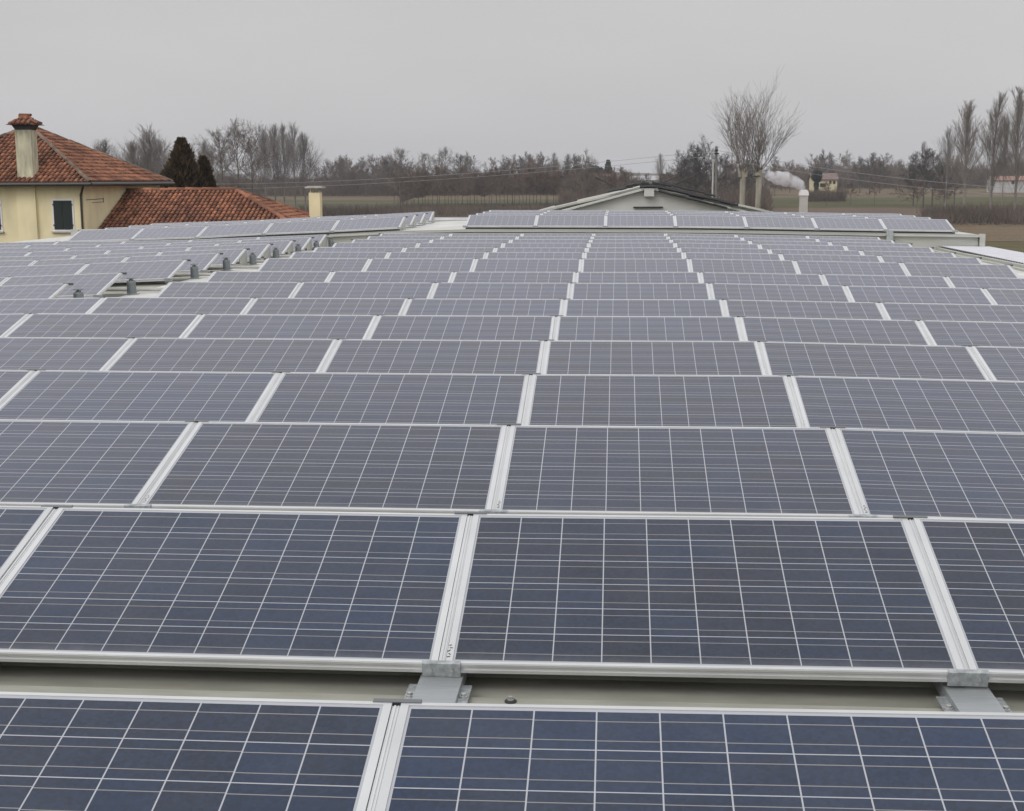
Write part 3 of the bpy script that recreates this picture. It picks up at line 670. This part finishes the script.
# ------------------------------------------------------------------ trees
def bare_tree_meshes(seed, h, trunk_h, spread, r0, style='round', nl=14, nb=7, ntw=7, rmin=.022, sub=3):
    rnd = random.Random(seed); tk = MB(); cr_ = MB()
    top = h * (.9 if style != 'pollard' else .0) or trunk_h
    pts = []; n_ = 9; px_, py_ = 0, 0
    for i in range(n_ + 1):
        t = i / n_; wl_ = .012 if style != 'pollard' else .003; px_ += rnd.uniform(-wl_, wl_) * h * t; py_ += rnd.uniform(-wl_, wl_) * h * t
        pts.append(Vector((px_, py_, top * t)))
    for i in range(n_): tk.tube(pts[i], pts[i + 1], max(r0 * (1 - .93 * i / n_) if style != 'pollard' else r0, rmin), max(r0 * (1 - .93 * (i + 1) / n_) if style != 'pollard' else r0 * .95, rmin), n=7, cap=False)
    def at(t):
        t = min(max(t, 0), .999) * n_; i = int(t); return pts[i].lerp(pts[i + 1], t - i)
    wob = .07 if style == 'pollard' else .16
    def branch(p, d, L_, r_, lev, upb):
        ns = 4 if lev < 2 else 3; q = p; ps = [p]
        for i in range(ns):
            d = (d + Vector((rnd.uniform(-wob, wob), rnd.uniform(-wob, wob), rnd.uniform(-.08, .08) + upb))).normalized()
            nq = q + d * (L_ / ns); ra = max(r_ * (1 - .8 * i / ns), rmin * .8); rb_ = max(r_ * (1 - .8 * (i + 1) / ns), rmin * .7)
            (cr_).tube(q, nq, ra, rb_, n=3 if lev else 4, cap=False); q = nq; ps.append(q)
        if style == 'pollard': upb = .05
        if lev >= sub: return
        cnt = (nb, ntw, 5)[lev] if lev < 3 else 3
        for k in range(cnt):
            t = rnd.uniform(.22, 1.0) * ns; i = min(int(t), ns - 1); b = ps[i].lerp(ps[i + 1], t - i)
            az = rnd.uniform(0, 2 * math.pi); side = d.orthogonal().normalized(); side.rotate(Matrix.Rotation(az, 3, d))
            ang = rnd.uniform(.35, .8) if style == 'round' else rnd.uniform(.15, .45) if style == 'poplar' else rnd.uniform(.3, .6)
            nd = (d * math.cos(ang) + side * math.sin(ang)).normalized()
            branch(b, nd, L_ * rnd.uniform(.32, .55), r_ * .5, lev + 1, upb)
    for k in range(nl):
        az = k * 2.4 + rnd.uniform(-.4, .4)
        if style == 'poplar':
            t = trunk_h / top + (1 - trunk_h / top) * (k + .5) / nl; p = at(t)
            L_ = (spread * 2.6 * (1.15 - .98 * t) * min(1, .5 + t * 1.6) + .5) * rnd.uniform(.8, 1.1); el = rnd.uniform(1.02, 1.25) + .2 * t
            upb = .05
        elif style == 'pollard':
            p = Vector((rnd.uniform(-.15, .15), rnd.uniform(-.15, .15), trunk_h - rnd.uniform(0, .5))); f_ = (k * .618) % 1.; el = .50 + 1.05 * f_ + rnd.uniform(-.05, .05); L_ = (h - trunk_h) * rnd.uniform(.86, .98) * (.56 + .46 * math.sin(el) ** 2); upb = .30 - .24 * f_
        else:
            t = trunk_h / top + (1 - trunk_h / top) * (k + .3) / nl; p = at(t); el = .25 + .9 * (k / nl) + rnd.uniform(-.15, .25)
            L_ = spread * math.sqrt(max(.12, 1 - (t - .35) ** 2 * 1.7)) * rnd.uniform(.75, 1.1); upb = .04
        d = Vector((math.cos(az) * math.cos(el), math.sin(az) * math.cos(el), math.sin(el)))
        branch(p, d, L_, r0 * {'round': .27, 'poplar': .15, 'pollard': .14}[style], 0, upb)
    if style == 'pollard':
        for k in range(10):
            tk.tube((rnd.uniform(-.2, .2), rnd.uniform(-.2, .2), trunk_h - .35), (rnd.uniform(-.28, .28), rnd.uniform(-.28, .28), trunk_h + rnd.uniform(.0, .2)), r0 * .55, r0 * .35, n=6)
    return tk.mesh('trunk'), cr_.mesh('crown')
def tree_proto(name, mt, mc, **kw):
    a, b = bare_tree_meshes(**kw); a.materials.append(M[mt]); b.materials.append(M[mc]); return (name, a, b)
def plant(proto, x, y, s=1., rz=None, label='', group=None, cat='tree', sz=None):
    o = empty(proto[0], (x, y, gz(y)), (0, 0, random.uniform(0, 6.28) if rz is None else rz)); s *= (1 - gz(y) / 20.) if s != 1. else 1.; o.scale = (s, s, s * (sz or 1))
    inst('trunk', proto[1], o); inst('crown', proto[2], o); tag(o, label, cat, group); return o
def bx(px):                                 # bearing (x per metre of y) of a column of the photo, for reading off the plan
    d = r2 * ((px - 512) / 1372) + u2 * ((405.5 - 185) / 1372) + fwd
    return d.x / d.y

T_round = [tree_proto('bare_tree', 'bark', 'twig', seed=s, h=16, trunk_h=3.5, spread=6.2, r0=.28, nl=15, nb=9, ntw=8, rmin=.014) for s in (1, 2, 3)]
T_red = [tree_proto('bare_tree', 'bark', 'twig_red', seed=s, h=13, trunk_h=2.5, spread=5, r0=.22, nl=15, nb=9, ntw=8, rmin=.014) for s in (4, 5, 6)]
T_dark = [tree_proto('bare_tree', 'bark', 'twig_dark', seed=s, h=14, trunk_h=3, spread=5.2, r0=.26, nl=17, nb=10, ntw=8, rmin=.016) for s in (7, 8)]
T_pop = [tree_proto('poplar_tree', 'twig_olive', 'twig_olive', seed=s, h=24, trunk_h=3, spread=3.1, r0=.30, style='poplar', nl=58, nb=13, ntw=8, rmin=.0085, sub=2) for s in (11, 12, 13)]
T_popg = [tree_proto('poplar_tree', 'twig_grey', 'twig_grey', seed=s, h=24, trunk_h=4, spread=4.0, r0=.25, style='poplar', nl=44, nb=13, ntw=8, rmin=.0095, sub=2) for s in (14, 15, 16)]
T_thin = [tree_proto('young_tree', 'bark', 'twig_red', seed=s, h=9.5, trunk_h=3.4, spread=3.2, r0=.10, nl=16, nb=9, ntw=8, rmin=.026, sub=2) for s in (17, 18)]

# two pollarded planes behind the shed
for px, sd_, hh, th, sc_, lb in ((742.5, 21, 14.1, 9.45, 1, 'left of two pollarded plane trees with pale mottled trunk behind the shed'), (757.5, 22, 14.6, 9.5, 1, 'right of two pollarded plane trees with long upright shoots, beside the utility pole')):
    pr = tree_proto('pollarded_tree', 'bark_pale', 'twig_grey', seed=sd_, h=hh - 1.1, trunk_h=th, spread=3, r0=.17, style='pollard', nl=20, nb=10, ntw=4, rmin=.0055, sub=2)
    yy = 80; plant(pr, bx(px) * yy, yy, 1, 0, lb)
# tall trees behind the annex (left)
Lg = 'tall bare trees behind the annex'
for px, py, yy, pr, lb in (
    (206, 142, 330, T_popg[0], 'slim bare poplar just right of the bronzed conifers'), (222, 131, 300, T_round[0], 'broad bare tree with spreading fork rising above the annex ridge'),
    (238, 126, 310, T_round[1], 'tallest spreading bare tree above the annex ridge'), (252, 133, 335, T_round[2], 'rounded bare tree between the spreading tree and the poplars'),
    (266, 129, 330, T_popg[1], 'first bare poplar of the tight group above the annex hip'), (275, 126, 345, T_popg[2], 'second bare poplar of the tight group above the annex hip'),
    (284, 126, 335, T_popg[0], 'third bare poplar of the tight group above the annex hip'), (295, 126, 345, T_popg[1], 'tall bare poplar next to the outermost of its group'),
    (305, 134, 340, T_popg[2], 'outermost bare poplar on the right of the tight group'),
    (215, 150, 360, T_round[1], 'lower bare tree behind the gap beside the conifers'), (190, 145, 320, T_round[0], 'bare tree half hidden behind the large conifer')):
    zt = 1372 / yy; hgt = H + (181.5 - py) * yy / 1372; base = 24. if pr[0] == 'poplar_tree' else 17.5
    s_ = hgt / base
    plant(pr, bx(px) * yy, yy, s_, None, lb, Lg)
for px, py, yy, lb in ((135, 150, 150, 'pale bare bushy tree rising behind the house roof slope'), (148, 138, 150, 'pale bare tree with one tall spire behind the house eave'), (160, 147, 155, 'pale bare tree between the house eave and the large conifer'), (104, 147, 190, 'tip of a bare tree peeping over the house roof')):
    pr = T_popg[int(px) % 3]; hgt = H + (182 - py) * yy / 1372; o = plant(pr, bx(px) * yy, yy, hgt / 22., None, lb, 'pale trees behind the house roof'); o.scale = (hgt / 15., hgt / 15., hgt / 22.5)
# right poplars
for px, py, yy, pr, lb, sx in ((965, 103, 372, T_pop[0], 'leftmost of the three tall poplars, with a second leaning stem', 1.15), (991.5, 96, 312, T_pop[1], 'middle of the three tall poplars', .95), (1016, 90, 312, T_pop[2], 'rightmost and tallest of the three poplars', .95),
    (946, 132, 390, T_popg[1], 'thin pale poplar against the left side of the three tall ones', .8), (1003, 118, 330, T_popg[2], 'thin pale poplar in the gap between the two right poplars', .6)):
    hgt = H + (177.6 - py) * yy / 1372; o = plant(pr, bx(px) * yy, yy, hgt / 24., None, lb, 'tall poplars on the right'); o.scale = (hgt / 24. * sx, hgt / 24. * sx, hgt / 24.)
# named trees of the tree line: (px, py of the top, distance, proto)
rnd = random.Random(44)
named = [(327, 162, 560, 0), (343, 158, 560, 0), (362, 160, 570, 0), (380, 160, 560, 1), (400, 150, 420, 0), (425, 154, 520, 0), (445, 150, 520, 0), (466, 156, 560, 0), (492, 159, 560, 1), (514, 163, 560, 1),
         (530, 154, 600, 3), (554, 153, 600, 3), (568, 154, 600, 3), (575, 158, 450, 2), (660, 155, 520, 3), (696, 148, 330, 2), (683, 156, 380, 2), (706, 142, 420, 0),
         (700, 160, 300, 2), (815, 157, 520, 1), (822, 154, 560, 2), (845, 158, 560, 0), (870, 158, 520, 2), (880, 162, 540, 2), (860, 160, 540, 2), (900, 163, 600, 0), (924, 149, 400, 2), (933, 152, 410, 2), (914, 156, 420, 2), (790, 163, 560, 1), (775, 166, 500, 1), (945, 165, 450, 2), (955, 170, 420, 1)]
nl_ = {0: T_round, 1: T_red, 2: T_dark, 3: T_popg}
hn = {0: 17.5, 1: 14.5, 2: 15.5, 3: 24.}
for px, py, yy, t in named:
    yy = yy + 55 if yy >= 500 else yy
    hgt = H + (180 - (px - 512) * .0047 - py) * yy / 1372; pr = rnd.choice(nl_[t])
    o = plant(pr, bx(px) * yy, yy, hgt / hn[t], None, 'bare winter tree standing in the long dark tree line beyond the fields', 'trees of the far tree line')
# filler trees
for i in range(200):
    px = rnd.uniform(300, 1060) if i % 3 else rnd.uniform(330, 640); 
    if 598 < px < 655 and i % 4: continue
    yy = rnd.uniform(575, 680) if px < 760 else rnd.uniform(650, 760)
    if 575 < px < 760: yy = rnd.uniform(380, 560)
    t = rnd.choice((0, 1, 1, 2)); hgt = H + (3 + 22 * rnd.random() ** 1.6 if not 590 < px < 670 else rnd.uniform(1, 5)) * yy / 1372
    o = plant(rnd.choice(nl_[t]), bx(px) * yy, yy, hgt / hn[t], None, 'bare winter tree standing in the long dark tree line beyond the fields', 'trees of the far tree line')
# young orchard in front of the tree line
for i in range(62):
    px = 395 + i * 3.75 + rnd.uniform(-1.2, 1.2); yy = 432 + rnd.uniform(-12, 25)
    plant(rnd.choice(T_thin), bx(px) * yy, yy, rnd.uniform(.95, 1.25), None, 'thin young tree in the plantation row at the field edge', 'young trees at the field edge')
for px, py, yy in ((827, 186, 420), (851, 186, 430), (875, 184, 430), (838, 190, 470), (918, 184, 360), (941, 188, 380)):
    hgt = H + (178.5 - py) * yy / 1372; plant(rnd.choice(T_thin), bx(px) * yy, yy, hgt / 9.2, None, 'thin young tree standing in the open fields right of the far yellow house', 'lone young trees in the right fields')
# thicket
def thicket(name, x0f, x1f, y0, y1, hmax, cnt, lab, seed, hf=None, zmin=0.):
    rnd = random.Random(seed); t = MB()
    for i in range(cnt):
        yy = rnd.uniform(y0, y1); px = rnd.uniform(x0f, x1f); x = bx(px) * yy
        hh = hmax * (.78 + .12 * math.sin(px * .07 + seed) * math.sin(px * .023) + .10 * math.sin(px * .31 + 2 * seed)) * rnd.uniform(.6, 1)
        if hf: hh *= hf(px)
        z0 = gz(yy) + rnd.uniform(min(zmin, hh * .7), hh * .75); L_ = rnd.uniform(1.2, 3.2); d = Vector((rnd.uniform(-.7, .7), rnd.uniform(-.5, .5), 1)).normalized()
        a = Vector((x, yy, z0)); b = a + d * L_; wv = Vector((.05, 0, 0)) * rnd.uniform(.6, 1.8)
        q = Vector((0, .06, 0))
        t.add([a - wv, a + wv, b, a + q], [(0, 1, 2), (1, 3, 2), (3, 0, 2)])
    tag(t.build(name, M['thicket']), lab, 'undergrowth', kind='stuff')
thicket('undergrowth', 180, 640, 575, 640, 13, 80000, 'dense brown undergrowth beneath the far tree line', 1)
thicket('brushwood', 560, 770, 240, 420, 9, 26000, 'thick brown brush behind the shed and the plane trees', 2)
thicket('hedgerow', 770, 1060, 690, 760, 19, 60000, 'dark hedge under the trees across the right fields', 3)
thicket('bank_scrub', 925, 1060, 270, 345, 2.0, 8000, 'brown scrub along the field bank on the right', 4, lambda p: min(1, .3 + (p - 925) / 60))
thicket('garden_hedge', 803, 846, 470, 484, 4.2, 3500, 'low dark hedge in front of the far yellow house', 8)
thicket('field_brush', 400, 640, 436, 475, 11, 13000, 'brown brushy growth among the young plantation trees', 6, lambda p: min(1, .25 + (p - 400) / 50), 4.6)
thicket('ditch_scrub', 300, 620, 345, 380, 1.2, 6000, 'low brown scrub along the ditch before the far fields', 5)

# conifers behind the annex
def leafy(seed, h, wfun, n_, size, m, base=0.):
    rnd = random.Random(seed); t = MB()
    for i in range(n_):
        z = base + (h - base) * (1 - math.sqrt(rnd.random()) * .999) if False else base + (h - base) * rnd.random() ** 1.15
        rmax = wfun((z - base) / (h - base)); a = rnd.uniform(0, 2 * math.pi)
        rmax *= 1 + .18 * math.sin(a * 3 + z * 2.3 + seed) + .16 * math.sin(z * 5.1 + a * 5) + rnd.uniform(-.1, .12)
        r_ = rmax * math.sqrt(rnd.uniform(.35, 1.0)); p = Vector((r_ * math.cos(a), r_ * math.sin(a), z))
        d = Vector((math.cos(a) * rnd.uniform(.2, .8), math.sin(a) * rnd.uniform(.2, .8), rnd.uniform(.5, 1.2))).normalized() * size * rnd.uniform(.6, 1.4)
        s_ = d.cross(Vector((rnd.uniform(-1, 1), rnd.uniform(-1, 1), rnd.uniform(-1, 1)))).normalized() * size * .32
        t.add([p - s_, p + s_, p + d + s_ * .3, p + d - s_ * .3], [(0, 1, 2, 3)])
    return t
def conifer(px, yy, h, w_, lab, seed, m='conifer', shape=lambda t: (1 - t) ** .78 * min(1, .5 + t * 4)):
    nn_ = 16000 if yy < 100 else 5000; o = empty('conifer_tree', (bx(px) * yy, yy, gz(yy))); h -= gz(yy); tag(o, lab, 'tree')
    leafy(seed, h, lambda t: w_ * shape(t), 16000 if yy < 100 else 5000, .24 if yy < 100 else .9, m, .6).build('crown', M[m], o)
    MB().tube((0, 0, 0), (0, 0, h * .8), .16, .03, n=7).build('trunk', M['trunk_c'], o)
conifer(183, 74, H + 2.15, 3.3, 'larger of two bronze brown conifers behind the annex roof', 1)
conifer(204, 76, H + 1.2, 2.3, 'smaller of two bronze brown conifers behind the annex roof', 2)
conifer(608, 600, H + 7.5, 3.0, 'small dark pointed conifer far off between the hamlet roofs', 3, 'evergreen')
conifer(594, 620, H + 5.4, 5.0, 'round dark evergreen far off beside the hamlet roofs', 4, 'evergreen', lambda t: math.sqrt(max(0, 1 - (2 * t - 1) ** 2)) * .9)
conifer(577, 640, H + 5.5, 3.4, 'dark evergreen far off left of the hamlet roofs', 5, 'evergreen', lambda t: math.sqrt(max(0, 1 - (2 * t - 1) ** 2)) * .9)
conifer(816.5, 488, H + 1.9, 1.3, 'small dark evergreen in front of the far yellow house', 6, 'evergreen', lambda t: (math.sqrt(max(0, 1 - ((t - .82) / .18) ** 2)) if t > .64 else .01))

# ------------------------------------------------------------------ far houses
def far_house(px, yy, wd, dp, hw, hr, wm, rmt, lab, wins=()):
    x = bx(px) * yy; o = empty('far_house', (x, yy, gz(yy))); tag(o, lab, 'house'); hw -= gz(yy); hr -= gz(yy); wins = [(a_, b_ - gz(yy), c_, d_) for a_, b_, c_, d_ in wins]
    w_ = MB(); w_.prism([(-dp / 2, 0), (dp / 2, 0), (dp / 2, hw), (0, hr - .15), (-dp / 2, hw)], 'x', -wd / 2, wd / 2); w_.build('wall', M[wm], o)
    r_ = MB()
    for s_ in (-1, 1): r_.add([(-wd / 2 - .5, 0, hr), (wd / 2 + .5, 0, hr), (wd / 2 + .5, s_ * (dp / 2 + .6), hw - .15), (-wd / 2 - .5, s_ * (dp / 2 + .6), hw - .15),
                             (-wd / 2 - .5, 0, hr - .2), (wd / 2 + .5, 0, hr - .2), (wd / 2 + .5, s_ * (dp / 2 + .6), hw - .35), (-wd / 2 - .5, s_ * (dp / 2 + .6), hw - .35)],
                            [(0, 1, 2, 3), (7, 6, 5, 4), (3, 2, 6, 7), (0, 3, 7, 4), (1, 5, 6, 2)])
    r_.build('roof', M[rmt], o)
    for wx, wz, ww, wh in wins: MB().box(wx - ww / 2, wx + ww / 2, -dp / 2 - .05, -dp / 2 - .01, wz - wh / 2, wz + wh / 2).build('window', M['darkwin'], o)
    return o
far_house(823, 500, 8.6, 8, 8.9, 10.9, 'palewall', 'brownroof', 'far yellow house with brown roof and dark porch behind the steaming chimney', ((-2.9, 6.7, 1.9, 1.3), (-.6, 6.7, 2.0, 1.3), (1.9, 7.7, .8, 1.0), (3.3, 7.6, .8, 1.0)))
far_house(583, 640, 14, 9, 9.6, 12, 'whitewall', 'terracotta', 'small far house with terracotta roof left of the hamlet', ((-3, 6, 1, 1.4), (3, 6, 1, 1.4)))
far_house(597, 600, 13, 9, 8.6, 11.6, 'palewall', 'terracotta', 'far hamlet house with long terracotta roof above the gable shed', ((-3, 5.6, 1, 1.4), (0, 5.6, 1, 1.4), (3, 5.6, 1, 1.4)))
far_house(608.5, 560, 7, 8, 9.2, 11.4, 'palewall', 'terracotta', 'narrow far hamlet house with short terracotta roof', ((0, 6.6, 1, 1.4),))
far_house(645, 600, 15, 9, 8.9, 10.6, 'whitewall', 'whitewall', 'far white low house right of the hamlet', ((-4, 6.4, 1, 1.2),))
far_house(1024, 600, 28, 10, 8.2, 9.7, 'whitewall', 'terracotta', 'far white house with orange roof at the right edge behind the poplars', ((-6, 7.0, 1.2, 1.3), (0, 7.0, 1.2, 1.3)))
# farmhouse below the sight line whose chimney steams
x = bx(804) * 62
fh = empty('low_house', (x, 62, 0)); tag(fh, 'pale chimney with white hood steaming above the far panels, on a house hidden below', 'house')
w_ = MB(); w_.prism([(-4, 0), (4, 0), (4, 5), (0, 6.7), (-4, 5)], 'x', -4, 4); w_.build('wall', M['plaster'], fh)
r_ = MB()
for s_ in (-1, 1): r_.add([(-4.3, 0, 6.95), (4.3, 0, 6.95), (4.3, s_ * 4.5, 5), (-4.3, s_ * 4.5, 5), (-4.3, 0, 6.8), (4.3, 0, 6.8), (4.3, s_ * 4.5, 4.85), (-4.3, s_ * 4.5, 4.85)], [(0, 1, 2, 3), (7, 6, 5, 4), (3, 2, 6, 7), (0, 3, 7, 4), (1, 5, 6, 2)])
ro = r_.build('roof', M['tile'], fh)
co = MB().box(-.17, .17, -.17, .17, 6.6, H - .73).build('chimney', M['concrete'], ro)
hd = MB(); hd.prism([(-.20, H - .73), (.20, H - .73), (.18, H - .55), (.10, H - .48), (-.10, H - .48), (-.18, H - .55)], 'y', -.2, .2)
hd.build('chimney_hood', M['white'], co)
# steam drifting left from it
sm = bpy.data.materials.new('chimney steam'); sm.use_nodes = True; n = sm.node_tree; n.nodes.clear()
o_ = n.nodes.new('ShaderNodeOutputMaterial'); pv = n.nodes.new('ShaderNodeVolumePrincipled'); pv.inputs['Color'].default_value = (.95, .95, .97, 1)
tcn = n.nodes.new('ShaderNodeTexCoord'); tn = n.nodes.new('ShaderNodeTexNoise'); tn.inputs['Scale'].default_value = 2.6; tn.inputs['Detail'].default_value = 4
n.links.new(tcn.outputs['Object'], tn.inputs['Vector']); mr_ = n.nodes.new('ShaderNodeMapRange'); mr_.inputs['From Min'].default_value = .40; mr_.inputs['From Max'].default_value = .62; mr_.inputs['To Max'].default_value = 6
n.links.new(tn.outputs[0], mr_.inputs[0]); n.links.new(mr_.outputs[0], pv.inputs['Density']); n.links.new(pv.outputs[0], o_.inputs['Volume'])
import bmesh
bm = bmesh.new()
for (sx, sz, r_) in ((-.05, -.40, .15), (-.2, -.25, .24), (-.45, -.12, .32), (-.8, -.02, .36), (-1.15, .04, .33), (-1.5, .14, .24)):
    bmesh.ops.create_icosphere(bm, subdivisions=2, radius=r_, matrix=Matrix.Translation((sx, 0, sz)))
me = bpy.data.meshes.new('steam'); bm.to_mesh(me); bm.free(); me.materials.append(sm)
so_ = bpy.data.objects.new('steam', me); col.objects.link(so_); so_.location = (x, 62, H)
rmf = so_.modifiers.new('remesh', 'REMESH'); rmf.mode = 'VOXEL'; rmf.voxel_size = .05
tag(so_, 'white steam drifting left from the chimney', 'steam', kind='stuff')

# ------------------------------------------------------------------ pole and wires
py_ = 72.; pxw = bx(714.5) * py_
o = empty('utility_pole', (pxw, py_, 0)); tag(o, 'twin concrete utility pole right of the gable shed', 'pole')
MB().tube((-.10, 0, 0), (-.09, 0, H + 1.0), .055, .045, n=10).build('pole', M['concrete'], o)
MB().tube((.09, .05, 0), (.07, .05, H + 1.65), .085, .065, n=10).build('pole', M['concrete_dark'], o)
MB().box(-.05, .2, -.07, -.02, H + 1.25, H + 1.32).box(.0, .14, -.08, .08, H + 1.4, H + 1.5).build('bracket', M['black'], o)
def wire(a, b, sag, lab):
    a, b = Vector(a), Vector(b); t = MB(); n_ = 40; pts = []
    for i in range(n_ + 1):
        s_ = i / n_; p = a.lerp(b, s_); p.z -= sag * 4 * s_ * (1 - s_); pts.append(p)
    for i in range(n_): t.tube(pts[i], pts[i + 1], .011, n=4, cap=False)
    tag(t.build('overhead_wire', M['wire']), lab, 'wire', 'overhead wires')
wire((pxw + .1, py_, H + 1.45), (bx(130) * 110, 110, H - .1), 0.62, 'upper overhead wire running left from the pole across the trees')
wire((pxw + .1, py_ + .3, H + 1.2), (bx(130) * 110, 110.3, H - .55), 0.55, 'lower overhead wire running left from the pole across the trees')
wire((pxw + .1, py_, H + 1.45), (bx(1100) * 66, 66, H - .72), .35, 'upper overhead wire sloping down to the right over the fields')
wire((pxw + .1, py_ + .3, H + 1.1), (bx(1100) * 66, 66.3, H - 1.05), .35, 'lower overhead wire sloping down to the right over the fields')

# ------------------------------------------------------------------ haze
hm = bpy.data.materials.new('haze air'); hm.use_nodes = True; n = hm.node_tree; n.nodes.clear()
o_ = n.nodes.new('ShaderNodeOutputMaterial'); pv = n.nodes.new('ShaderNodeVolumePrincipled'); pv.inputs['Color'].default_value = (.86, .88, .93, 1); pv.inputs['Density'].default_value = .00017
n.links.new(pv.outputs[0], o_.inputs['Volume'])
hz = MB().box(-2600, 2600, -310, 3600, -1, 60).build('haze', hm); tag(hz, 'thin grey winter haze over the fields', 'haze', kind='stuff')
